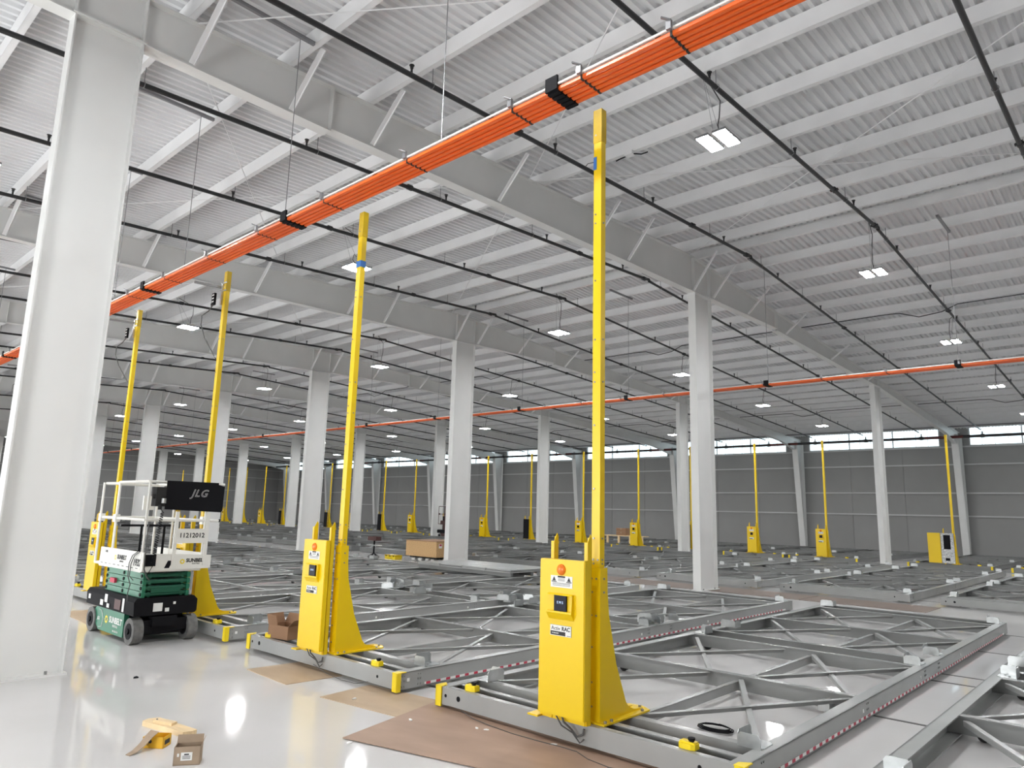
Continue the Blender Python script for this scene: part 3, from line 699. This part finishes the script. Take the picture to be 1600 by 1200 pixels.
# ------------------------------------------------------------------ scissor lifts (origin: front wheel corner; x across, y along, 0.75 x 1.65 m)
def lift(loc, label, main=True):
    W_, G, K = ('liftwhite', 'green', 'black') if main else ('brown', 'brown', 'black')
    t = thing('scissor_lift', label, 'lift', loc)
    D = .0
    # chassis
    b = MB(); b.box(.10, .62, .12, 1.50, .09, .33); b.box(.06, .66, .02, .14, .14, .28); b.cyl((.10, .08, .155), (.62, .08, .155), .05, 10); b.box(.2, .5, -.02, .1, .2, .32)
    put('chassis', b.mesh('chassis', K), t)
    b = MB().prism([(-.02, .34), (.0, .335), (.72, .335), (.745, .36), (.745, .50), (.70, .545), (.0, .545), (-.03, .50)], 'y', 0, 1.66)
    bp_ = put('bumper_deck', b.mesh('bumper_deck', K), t)
    if main:
        b = MB()
        for y, z, w_, h_ in ((1.50, .41, .07, .06), (1.02, .37, .10, .07), (.88, .42, .09, .10), (.80, .36, .08, .05), (.30, .36, .06, .16)): b.box(-.034, -.029, y, y + w_, z, z + h_)
        for x, z, w_, h_ in ((.20, .38, .11, .10), (.345, .37, .05, .045), (.44, .455, .03, .03)): b.box(x, x + w_, -.005, 0, z, z + h_)
        put('decals', b.mesh('decals', 'paper'), bp_)
        b = MB().box(-.034, -.028, .42, .62, .37, .49); put('control_recess', b.mesh('control_recess', 'brown'), bp_)
    for x in (0, .64):
        for y in (.10, 1.44):
            b = cached(('wh', main), lambda: MB().cyl((0, 0, .155), (.12, 0, .155), .155, 28).mesh('wheel', 'tyre', True))
            w = put('wheel', b, t, (x - .02 if x == 0 else x, y, 0))
            hb = cached('hub', lambda: MB().cyl((-.006, 0, .155), (.0, 0, .155), .095, 18).cyl((-.02, 0, .155), (0, 0, .155), .035, 10).mesh('hub', 'black'))
            put('hub', hb, w, (0, 0, 0)); put('hub', hb, w, (.126, 0, 0))
    d = put('battery_door', MB().prism([(.34, .05), (1.18, .05), (1.36, .15), (1.36, .30), (1.30, .335), (.34, .335)], 'x', .0, .06).mesh('battery_door', G), t)
    put('battery_door', MB().prism([(.34, .05), (1.18, .05), (1.36, .15), (1.36, .30), (1.30, .335), (.34, .335)], 'x', .66, .72).mesh('battery_door', G), t)
    if main:
        put('lettering', text_mesh('SUNBELT', .105, 'paper', bold=.003), d, (-.003, .60, .215), FACE_MX)
        put('lettering', text_mesh('RENTALS', .042, 'paper'), d, (-.003, .60, .15), FACE_MX)
        put('lettering', text_mesh('800.508.4760', .034, 'paper'), d, (-.003, .58, .09), FACE_MX)
        put('lettering', text_mesh('JLG', .055, 'paper', bold=.002, shear=.3), d, (-.003, 1.20, .19), FACE_MX)
        put('sun_emblem', sun(.055), d, (-.003, .92, .205), FACE_MX)
        b = MB(); b.bar((-.003, 1.10, .30), (-.003, 1.03, .20), .004, .012, (1, 0, 0)); b.bar((-.003, 1.03, .20), (-.003, 1.06, .10), .004, .012, (1, 0, 0)); b.bar((-.003, 1.06, .10), (-.003, 1.16, .085), .004, .012, (1, 0, 0)); b.bar((-.003, 1.10, .30), (-.003, 1.2, .31), .004, .012, (1, 0, 0))
        put('chevron', b.mesh('chevron', 'paper'), d)
    # folded scissor stack
    am = cached(('arm', main), lambda: MB().box(-.02, .02, -.62, .62, 0, .068).mesh('scissor_arm', G))
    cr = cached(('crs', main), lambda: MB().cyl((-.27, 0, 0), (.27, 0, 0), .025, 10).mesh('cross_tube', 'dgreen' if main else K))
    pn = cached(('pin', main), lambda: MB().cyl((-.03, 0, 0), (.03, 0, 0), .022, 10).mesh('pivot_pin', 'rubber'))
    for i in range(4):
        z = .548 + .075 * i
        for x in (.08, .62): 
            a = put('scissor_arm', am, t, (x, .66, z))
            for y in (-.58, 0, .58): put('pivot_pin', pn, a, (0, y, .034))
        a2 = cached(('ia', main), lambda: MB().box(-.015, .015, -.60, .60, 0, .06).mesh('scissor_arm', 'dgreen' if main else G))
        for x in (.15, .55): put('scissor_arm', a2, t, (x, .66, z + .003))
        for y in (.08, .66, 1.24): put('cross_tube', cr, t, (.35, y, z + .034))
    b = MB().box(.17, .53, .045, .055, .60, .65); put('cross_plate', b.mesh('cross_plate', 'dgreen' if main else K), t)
    if main: b = MB().box(-.002, .06, .84, 1.0, .66, .72); put('red_tag', b.mesh('red_tag', 'redp'), t, (.03, .05, .0))
    # platform
    b = MB().box(.0, .74, .0, 1.40, .855, .885); b.box(-.005, .74, 1.40, 1.62, .87, .90)
    pf_ = put('platform', b.mesh('platform', W_), t)
    b = MB().prism([(-.06, .87), (-.06, 1.10), (1.40, 1.10), (1.42, .85)], 'x', -.008, .006); tb = put('toe_board', b.mesh('toe_board', W_), t)
    b = MB().box(.73, .745, 0, 1.4, .87, 1.08); put('toe_board', b.mesh('toe_board', W_), t)
    fb = put('toe_board', MB().prism([(.0, .865), (.86, .885), (.86, 1.05), (.0, 1.085)], 'y', -.02, -.006).mesh('toe_board', W_), t)
    if main:
        put('lettering', text_mesh('SUNBELT', .075, 'ink', bold=.003), tb, (-.010, .62, 1.0), FACE_MX)
        put('lettering', text_mesh('RENTALS', .03, 'ink'), tb, (-.010, .62, .95), FACE_MX)
        put('lettering', text_mesh('1932', .115, 'ink', bold=.004, shear=.2), tb, (-.010, .12, .965), FACE_MX)
        put('lettering', text_mesh('T-2825', .04, 'ink'), tb, (-.010, 1.18, 1.05), FACE_MX)
        put('sun_emblem', sun(.038), tb, (-.010, .84, .99), FACE_MX)
        b = MB()
        for i in range(9): b.box(-.0095, -.008, .08 + .15 * i, .15 + .15 * i, .895, .903)
        put('dash_stripe', b.mesh('dash_stripe', 'ink'), tb)
        put('lettering', text_mesh('SUNBELT', .062, 'ink', bold=.0025), fb, (.665, -.022, .985), FACE_MY)
        put('lettering', text_mesh('RENTALS', .024, 'ink'), fb, (.665, -.022, .945), FACE_MY)
        put('sun_emblem', sun(.035), fb, (.49, -.022, .975), FACE_MY)
        b = MB(); b.prism([(.27, .90), (.33, .90), (.37, .99), (.31, .99)], 'y', -.023, -.0205); b.box(.03, .16, -.03, -.021, .93, 1.07); put('hazard_decal', b.mesh('hazard_decal', K), fb)
    # guard rails
    r = .018
    def rl(name, pts, rr=r, mt=W_): return put(name, MB().tube(pts, rr, 8).mesh(name, mt, True), t)
    rl('top_rail', [(0, -.0, 1.965), (0, 1.02, 1.965)]); rl('top_rail', [(0.03, 1.0, 1.95), (.03, 1.60, 1.955)])
    rl('top_rail', [(.74, 0, 1.965), (.74, 1.60, 1.965)]); rl('top_rail', [(0, -.0, 1.965), (.96, -.0, 1.965)]); rl('top_rail', [(.03, 1.60, 1.955), (.74, 1.60, 1.955)])
    rl('mid_rail', [(0, 0, 1.49), (0, 1.60, 1.49)]); rl('mid_rail', [(.74, 0, 1.49), (.74, 1.60, 1.49)]); rl('mid_rail', [(-.03, -.0, 1.49), (.92, -.0, 1.49)]); rl('mid_rail', [(0, 1.6, 1.49), (.74, 1.6, 1.49)])
    for x, y in ((0, 0), (0, 1.0), (.03, 1.10), (0, 1.60), (.74, 0), (.74, 1.0), (.74, 1.6)):
        rl('rail_post', [(x, y, .88), (x, y, 1.965)], .016)
    for x, y in ((0, 1.0), (0, 1.55), (.74, .05)): put('rail_sleeve', cached(('slv', W_), lambda: MB().box(-.03, .03, -.045, .045, 1.44, 1.54).mesh('rail_sleeve', W_)), t, (x, y, 0))
    for x in (.37, .77): put('gate_post', cached(('gp', W_), lambda: MB().box(-.022, .022, -.03, -.005, .93, 1.60).mesh('gate_post', W_)), t, (x, 0, 0))
    if main:
        put('end_cap', MB().cyl((.92, 0, 1.49), (.935, 0, 1.49), .02, 8).mesh('end_cap', 'black'), t)
        npl = put('number_plate', MB().box(.36, .78, -.045, -.03, 1.205, 1.385).mesh('number_plate', 'liftwhite'), t, label='white plate reading 11212012')
        put('lettering', text_mesh('11212012', .082, 'ink', bold=.0015), npl, (.57, -.047, 1.30), FACE_MY)
        bb = put('black_board', MB().prism([(.19, 1.625), (.92, 1.60), (.94, 1.62), (.945, 1.94), (.86, 1.96), (.86, 1.985), (.32, 1.985), (.19, 1.985)], 'y', -.045, -.032).mesh('black_board', 'black'), t)
        put('lettering', text_mesh('JLG', .13, 'paper', shear=.35, bold='outline'), bb, (.61, -.047, 1.835), FACE_MY)
        
        b = MB(); b.box(.06, .18, -.07, .06, 1.66, 1.90, Matrix.Translation((0, 0, 0)) @ Matrix.Rotation(0, 4, 'Y')); b.cyl((.03, -.03, 1.78), (.18, -.05, 1.80), .03, 8); b.cyl((.12, -.07, 1.68), (.12, -.07, 1.62), .025, 8)
        put('control_box', b.mesh('control_box', 'rubber'), t)
        put('lamp_cover', MB().cyl((.155, -.08, 1.70), (.155, -.08, 1.76), .028, 10).mesh('lamp_cover', 'galv'), t)
        put('manual_box', MB().box(.53, .68, 1.55, 1.585, 1.60, 1.80).mesh('manual_box', 'liftwhite'), t)
        pts = []
        for i in range(150):
            u = i / 149; a = u * 22 * 2 * PI
            pts.append((.155 - .05 * u + .018 * math.cos(a), -.07 + .018 * math.sin(a), 1.58 - .62 * u))
        put('coiled_cord', MB().tube([(.12, -.07, 1.64)] + pts + [(.06, -.05, .82)], .0045, 5).mesh('coiled_cord', 'black'), t)
        put('hose', MB().tube([(-.02, .1, 1.10), (-.03, .22, 1.05), (-.03, .30, .95), (-.03, .30, .80), (-.02, .22, .70), (-.03, .24, .6), (-.03, .22, .50)], .006, 6).mesh('hose', 'cable', True), t)
        put('hose', MB().tube([(-.02, .04, 1.10), (-.03, .16, 1.05), (-.03, .24, .95), (-.03, .25, .80), (.0, .2, .75)], .006, 6).mesh('hose', 'cable', True), t)
        put('hose', MB().tube([(.03, -.02, 1.45), (.02, -.03, 1.2), (.03, -.03, .9), (.07, -.03, .8), (.12, .0, .76)], .007, 6).mesh('hose', 'cable', True), t)
        put('tool_tray', MB().box(.18, .56, .02, .3, .886, .96).mesh('tool_tray', 'cardl'), t)
        put('cylinder', MB().cyl((.655, .02, .57), (.655, .02, .84), .014, 8).mesh('cylinder', 'galv', True), t)
        put('cabinet_screen', MB().box(.05, .70, .94, .95, 1.38, 1.41).box(.30, .33, .94, .95, .89, 1.38).box(.60, .63, .94, .95, .89, 1.38).mesh('cabinet_screen', 'black'), t)
    return t
def sun(r):
    def mk():
        b = MB(); n = 16; vs = []; 
        for i in range(n):
            a = 2 * PI * i / n; rr = r if i % 2 == 0 else r * .74; vs.append((rr * math.cos(a), rr * math.sin(a), 0))
        for i in range(n):
            a = 2 * PI * i / n; rr = r * .45; vs.append((rr * math.cos(a), rr * math.sin(a), 0))
        b.add(vs, [(i, (i + 1) % n, n + (i + 1) % n, n + i) for i in range(n)])
        me = b.mesh('sun_emblem', 'yplas'); return me
    return cached(('sun', r), mk)
lift((3.60, 9.42, 0), 'green and white scissor lift with a black board on its rail, beside the broad column')
lift((30.3, 32.2, 0), 'dark red scissor lift parked far back behind the second ridge row column', main=False)
tb_ = thing('parts_carton', 'small tan carton lying on the scissor lift platform', 'box', (3.84, 9.50, .96))
put('carton_body', MB().box(0, .11, 0, .12, 0, .10).mesh('carton_body', 'cardl'), tb_)
put('tape_strip', MB().box(-.001, .111, .05, .07, .1, .1008).mesh('tape_strip', 'paper'), tb_)
thing('plastic_wrap', 'crumpled white plastic wrap lying on the scissor lift platform', 'wrap', (4.16, 9.56, .9595), me=None)
_w = bpy.context.scene.collection.objects[-1]
def crumple(name, rx, ry, rz, m, seed, sub=3):
    bm = bmesh.new(); bmesh.ops.create_icosphere(bm, subdivisions=sub, radius=1); rnd = random.Random(seed)
    for v in bm.verts:
        k = .75 + .4 * rnd.random(); v.co = Vector((v.co.x * rx * k, v.co.y * ry * k, max(-rz * .5, v.co.z * rz * k)))
    zmin = min(v.co.z for v in bm.verts)
    for v in bm.verts: v.co.z -= zmin
    me = bpy.data.meshes.new(name); bm.to_mesh(me); bm.free(); me.materials.append(M[m]); return me
put('wrap', crumple('wrap', .13, .07, .06, 'paper', 3), _w)

# ------------------------------------------------------------------ protective sheets on the floor
def sheet(loc, ang, lx, ly, label, m, z=.0, t_=.006):
    rnd = random.Random(label); b = MB().box(0, lx, 0, ly, z, z + t_)
    o = thing('floor_sheet', label, 'board', (loc[0], loc[1], 0), 'protective sheets on the floor', (0, 0, ang), b.mesh('floor_sheet', m)); return o
sheet((3.40, 4.755), math.radians(-75.5), 2.6, 1.22, 'large brown hardboard sheet lying under the front of the nearest carriage', 'hard', .0065)
sheet((3.94, 5.90), math.radians(-83), 1.75, .62, 'lighter tan hardboard sheet tucked under the corner of the second carriage', 'hardl')
sheet((4.0, 7.37), math.radians(-93), .86, .62, 'short tan hardboard sheet in front of the cardboard box carriage', 'hardl')
sheet((3.80, 12.9), math.radians(-93), 1.5, .6, 'tan hardboard sheet on the floor just behind the scissor lift', 'hardl')
for i in range(6):
    sheet((16.02 + .03 * (i % 2), 3.72 + 2.47 * i), math.radians(90), 2.44, -1.2 if 0 else 1.2, 'dark brown floor sheet laid along the aisle, %s from the camera' % ORD[i], 'hardd')
for o in [o for o in COL.objects if o.name.startswith('floor_sheet') and 'aisle' in o['label']]: o.location.x += 1.2

# ------------------------------------------------------------------ foreground rubbish
def open_box(w, d, h, m, flaps=(), t_=.004, inner='cardd'):
    b = MB(); b.box(0, w, 0, d, 0, t_); b.box(0, w, 0, t_, 0, h); b.box(0, w, d - t_, d, 0, h); b.box(0, t_, 0, d, 0, h); b.box(w - t_, w, 0, d, 0, h)
    return b.mesh('box_walls', m)
def flap(w, d, m='card', t_=.003): return MB().box(0, w, 0, d, 0, t_).mesh('flap', m)
t = thing('cardboard_box', 'small open brown cardboard box with a white label on the floor, lower corner', 'box', (2.265, 5.03, 0), rot=(0, 0, math.radians(-33)))
put('box_walls', open_box(.165, .10, .115, 'cardl'), t); put('flap', flap(.165, .05, 'cardl'), t, (0, .10, .113), (math.radians(75), 0, 0)); put('flap', flap(.045, .095, 'cardl'), t, (.165, 0, .113), (0, math.radians(-70), 0))
put('shipping_label', MB().box(.045, .115, -.0015, 0, .03, .08).box(.022, .034, -.0015, 0, .055, .075).mesh('shipping_label', 'paper'), t)
b = MB()
for z in (.04, .048, .056): b.box(.055, .105, -.0022, -.0015, z, z + .003)
b.box(.065, .095, -.0022, -.0015, .064, .072); put('print', b.mesh('print', 'ink'), t)
t = thing('yellow_box', 'small open yellow carton with dark printing, beside the pine block', 'box', (2.26, 5.53, 0), rot=(0, 0, math.radians(-50)))
put('box_walls', open_box(.15, .11, .075, mat('carton_yellow', (.78, .43, .01), .5)), t)
b = MB().cyl((.055, -.002, .045), (.055, 0, .045), .012, 10).bar((.055, -.001, .045), (.035, -.001, .02), .004, .002, (0, 1, 0)); put('print', b.mesh('print', 'ink'), t)
put('print', MB().box(.15, .1515, .02, .09, .02, .05).mesh('print', 'ink'), t)
t = thing('pine_board', 'short pale pine board lying behind the yellow carton', 'wood', (2.46, 6.06, 0), rot=(0, 0, math.radians(-78)))
put('board', MB().prism([(0, 0), (.50, 0), (.53, .05), (.52, .10), (.02, .13), (-.02, .06)], 'z', 0, .038).mesh('board', 'wood'), t)
put('splinter', MB().prism([(.10, .02), (.30, .04), (.28, .10), (.08, .08)], 'z', .038, .056).mesh('splinter', 'wood'), t)
put('nail', MB().cyl((.12, .04, .056), (.12, .04, .064), .006, 6).mesh('nail', 'steel'), t)
def strip_mesh():
    b = MB(); ps = [(0, .01), (.05, .022), (.10, .05), (.15, .095), (.19, .12)]; vs = []
    for i, (x, z) in enumerate(ps):
        for y in (-.022 - .006 * i, .022 + .004 * i):
            for dz in (0, .004): vs.append((x, y, z + dz - .009))
    fs = []
    for i in range(4):
        a = i * 4; c = a + 4
        fs += [(a, a + 2, c + 2, c), (a + 1, c + 1, c + 3, a + 3), (a, c, c + 1, a + 1), (a + 2, a + 3, c + 3, c + 2)]
    fs += [(0, 1, 3, 2), (16, 18, 19, 17)]
    return b.add(vs, fs).mesh('strip', 'cardl')
t = thing('torn_card', 'curled torn strip of grey card leaning on the yellow carton', 'card', (2.13, 5.43, 0.0), rot=(0, 0, math.radians(15))); put('strip', strip_mesh(), t)
# open cardboard box on the second carriage
t = thing('cardboard_box', 'open brown cardboard box with raised flaps on the second carriage front beam', 'box', (4.56, 7.98, .187), rot=(0, 0, math.radians(-80)))
put('box_walls', open_box(.34, .24, .15, 'card'), t)
put('flap', flap(.16, .12), t, (0, -.0, .148), (math.radians(105), 0, 0)); put('flap', flap(.24, .12), t, (0, .0, .148), (math.radians(70), 0, math.radians(90)))
put('flap', flap(.34, .12), t, (0, .24, .148), (math.radians(60), 0, 0)); put('flap', flap(.12, .24), t, (.34, 0, .148), (0, math.radians(-40), 0))
# scraps
SC = [(3.35, 4.60, 'scrap of white paper on the large brown sheet near its corner'), (4.30, 4.24, 'white scrap lying at the foot of the nearest carriage'), (4.33, 4.16, 'second white scrap at the foot of the nearest carriage'),
      (4.12, 5.62, 'torn cream scrap on the tan sheet below the switch box'), (4.05, 4.75, 'white scrap where two floor sheets meet'), (4.44, 3.57, 'white scrap under the nearest control tower')]
for i, (x, y, l) in enumerate(SC):
    z0 = .0125 if i in (0, 4) else .006
    thing('paper_scrap', l, 'scrap', (x, y, z0), rot=(0, 0, i * 1.1), me=crumple('paper_scrap', .028, .014, .012, 'paper', i, 1))
thing('dark_scrap', 'small dark scrap beside the foot of the broad white column', 'scrap', (3.02, 7.7, 0), me=crumple('dark_scrap', .03, .02, .015, 'black', 9, 1))
# loose wires
def wire(name, label, pts, r=.003, m='cable'):
    thing(name, label, 'cable', me=MB().tube(pts, r, 6).mesh(name, m, True))
wire('loose_wire', 'thin grey wire trailing from the nearest tower along the floor', [(4.47, 4.6, .05), (4.46, 4.45, .016), (4.42, 4.2, .016), (4.40, 3.95, .016), (4.41, 3.7, .016), (4.43, 3.5, .016), (4.43, 3.35, .016), (4.36, 3.2, .016), (4.33, 3.0, .016), (4.38, 2.8, .016), (4.36, 2.5, .016)])
wire('loose_wire', 'thin wire hanging under the second carriage front beam', [(4.50, 6.9, .06), (4.47, 6.6, .02), (4.45, 6.3, .01), (4.44, 6.05, .02), (4.47, 5.9, .06)])
pts = [(5.72 + (.10 - .012 * (i // 12)) * math.cos(i * PI / 6), 2.92 + (.15 - .015 * (i // 12)) * math.sin(i * PI / 6), .02 + .006 * (i // 12)) for i in range(37)]
wire('cable_coil', 'black coiled cable lying on the floor inside the nearest carriage', pts, .006, 'black')

# ------------------------------------------------------------------ crate on dollies and other things in the aisle
t = thing('wooden_crate', 'strand board crate standing on two wheeled dollies in front of a ridge column', 'crate', (16.12, 18.02, .17))
put('crate_side', MB().box(0, .02, 0, 1.56, 0, .50).mesh('crate_side', 'osb'), t); put('crate_side', MB().box(0.02, 1.3, 0, .02, 0, .50).mesh('crate_side', 'osb'), t)
put('crate_side', MB().box(1.28, 1.30, .02, 1.56, 0, .50).mesh('crate_side', 'osb'), t); put('crate_side', MB().box(.02, 1.28, 1.54, 1.56, 0, .50).mesh('crate_side', 'osb'), t)
put('lid', MB().box(-.01, 1.31, -.01, 1.57, .50, .52).mesh('lid', 'card'), t)
st = put('sticker', MB().box(.10, .24, -.004, 0, .30, .44).mesh('sticker', 'paper'), t); put('print', MB().box(.12, .22, -.006, -.004, .37, .43).mesh('print', 'redp'), st)
put('sticker', MB().box(.50, .76, -.004, 0, .14, .46).mesh('sticker', mat('pale_blue_sheet', (.5, .5, .62), .6)), t)
for i, x in enumerate((16.20, 16.85)):
    d = thing('dolly', ('front' if i == 0 else 'rear') + ' black dolly with pale rollers under the strand board crate', 'dolly', (x, 18.1, 0), 'dollies under the crate')
    put('dolly_frame', MB().box(0, .5, 0, 1.35, .12, .17).mesh('dolly_frame', 'black'), d)
    for y in (.12, .40, .75, 1.1): put('roller', cached('rol', lambda: MB().cyl((0, 0, .06), (0, .16, .06), .06, 14).mesh('roller', 'liftwhite', True)), d, (.06, y, 0)); put('roller', CACHE['rol'], d, (.42, y, 0))
for i in range(3):
    b = thing('yellow_case', ['rightmost', 'middle', 'leftmost'][i] + ' of three small yellow cases on the aisle floor', 'case', (16.0, 20.0 + .2 * i, 0), 'yellow cases in the aisle')
    put('case_body', cached('cb_', lambda: MB().box(0, .3, 0, .17, 0, .10).mesh('case_body', 'yplas')), b); put('case_lid', cached('cl_', lambda: MB().box(-.005, .305, -.005, .175, .10, .14).mesh('case_lid', 'yellow2')), b); put('latch', cached('lt_', lambda: MB().box(-.012, -.005, .06, .11, .08, .12).mesh('latch', 'black')), b)
t = thing('work_stand', 'small dark work stand with a brown tray in the aisle', 'stand', (16.1, 21.35, 0))
put('tray', MB().box(-.12, .12, -.24, .24, .58, .60).box(-.12, -.11, -.24, .24, .6, .72).box(.11, .12, -.24, .24, .6, .72).box(-.11, .11, -.24, -.23, .6, .7).box(-.11, .11, .23, .24, .6, .7).mesh('tray', 'brown'), t)
put('pole', MB().cyl((0, 0, .12), (0, 0, .58), .03, 10).mesh('pole', 'black'), t); put('shelf', MB().box(-.1, .1, -.32, .32, .40, .43).mesh('shelf', 'galv'), t)
for a in range(4): put('leg', MB().bar((0, 0, .14), (.22 * math.cos(a * PI / 2 + .5), .22 * math.sin(a * PI / 2 + .5), .012), .03, .02).mesh('leg', 'black'), t)
# stack of grey deck plates on the near block
t = thing('plate_stack', 'flat stack of grey deck plates resting across the racks before the second ridge column', 'plates', (12.9, 11.75, .187))
for i in range(3): put('bearer', MB().box(0 + .75 * i, .07 + .75 * i, 0, 3.35, 0, .09).mesh('bearer', 'rackd'), t)
for i in range(4): put('plate', MB().box(-.02, 1.62, 0.84 * i + .006, .84 * i + .834, .09, .12 + .006 * (i % 2)).mesh('plate', 'rack'), t)
for i in range(4): put('plate', MB().box(-.0, 1.60, 0.84 * i + .012, .84 * i + .828, .13, .16).mesh('plate', 'rack'), t)
# timber trestle with stacked cartons near the far block
t = thing('timber_trestle', 'low yellow pine trestle standing among the far racks', 'trestle', (34.0, 21.3, .187))
for i in range(4): put('leg', MB().box(0, .08, .08 + .75 * i, .2 + .75 * i, 0, .38).mesh('leg', 'wood'), t)
put('beam', MB().box(-.02, .5, 0, 2.6, .38, .42).mesh('beam', 'wood'), t)
for i in range(2):
    c = thing('carton', ['lower', 'upper'][i] + ' brown carton of the pair stacked on the pine trestle', 'box', (34.05, 22.5, .607 + .2 * i), 'cartons on the trestle')
    put('carton_body', cached('ct_', lambda: MB().box(0, .4, 0, .62, 0, .19).mesh('carton_body', 'card')), c); put('tape_strip', cached('cs_', lambda: MB().box(-.002, .402, .28, .34, .19, .192).box(-.003, 0, .28, .34, .1, .192).mesh('tape_strip', 'cardl')), c)
# loose galvanised brackets piled on the carriages
SP = [(9.10, 10.55, 'near the deck plates'), (9.2, 11.5, 'third block row, left of the deck plates'), (9.6, 8.75, 'on the third carriage beside the second tower'), (9.7, 8.25, 'at the edge of the second carriage'),
      (9.35, 5.75, 'behind the nearest tower'), (4.98, 15.0, 'by the fourth tower')]
for i, (x, y, nm) in enumerate(SP):
    g = thing('bracket_pile', 'small pile of shiny loose saddle brackets %s' % nm, 'brackets', (x, y, .187), 'loose bracket piles')
    for j in range(4): put('loose_bracket', SAD, g, (.12 * math.cos(j * 1.9 + i), .10 * math.sin(j * 1.9 + i), .0 + .045 * (j == 3)), (0, .12 * (j % 2), j * 1.3 + i))
t = thing('junction_box', 'small pale junction box with dark leads on the underside of the roof', 'box', (9.75, 6.34, 7.855))
put('box_body', MB().box(-.06, .06, -.08, .08, -.01, .055).mesh('box_body', 'roofwhite'), t); put('lead', MB().tube([(0, -.08, .0), (.05, -.2, -.03), (.1, -.3, .0)], .012, 6).mesh('lead', 'black'), t); put('lead', MB().tube([(0, .08, .0), (-.02, .2, -.02), (.03, .3, .0)], .012, 6).mesh('lead', 'black'), t)
rodm = MB().cyl((0, 0, 0), (0, 2.6, 0), .02, 8).mesh('tube', 'galv')
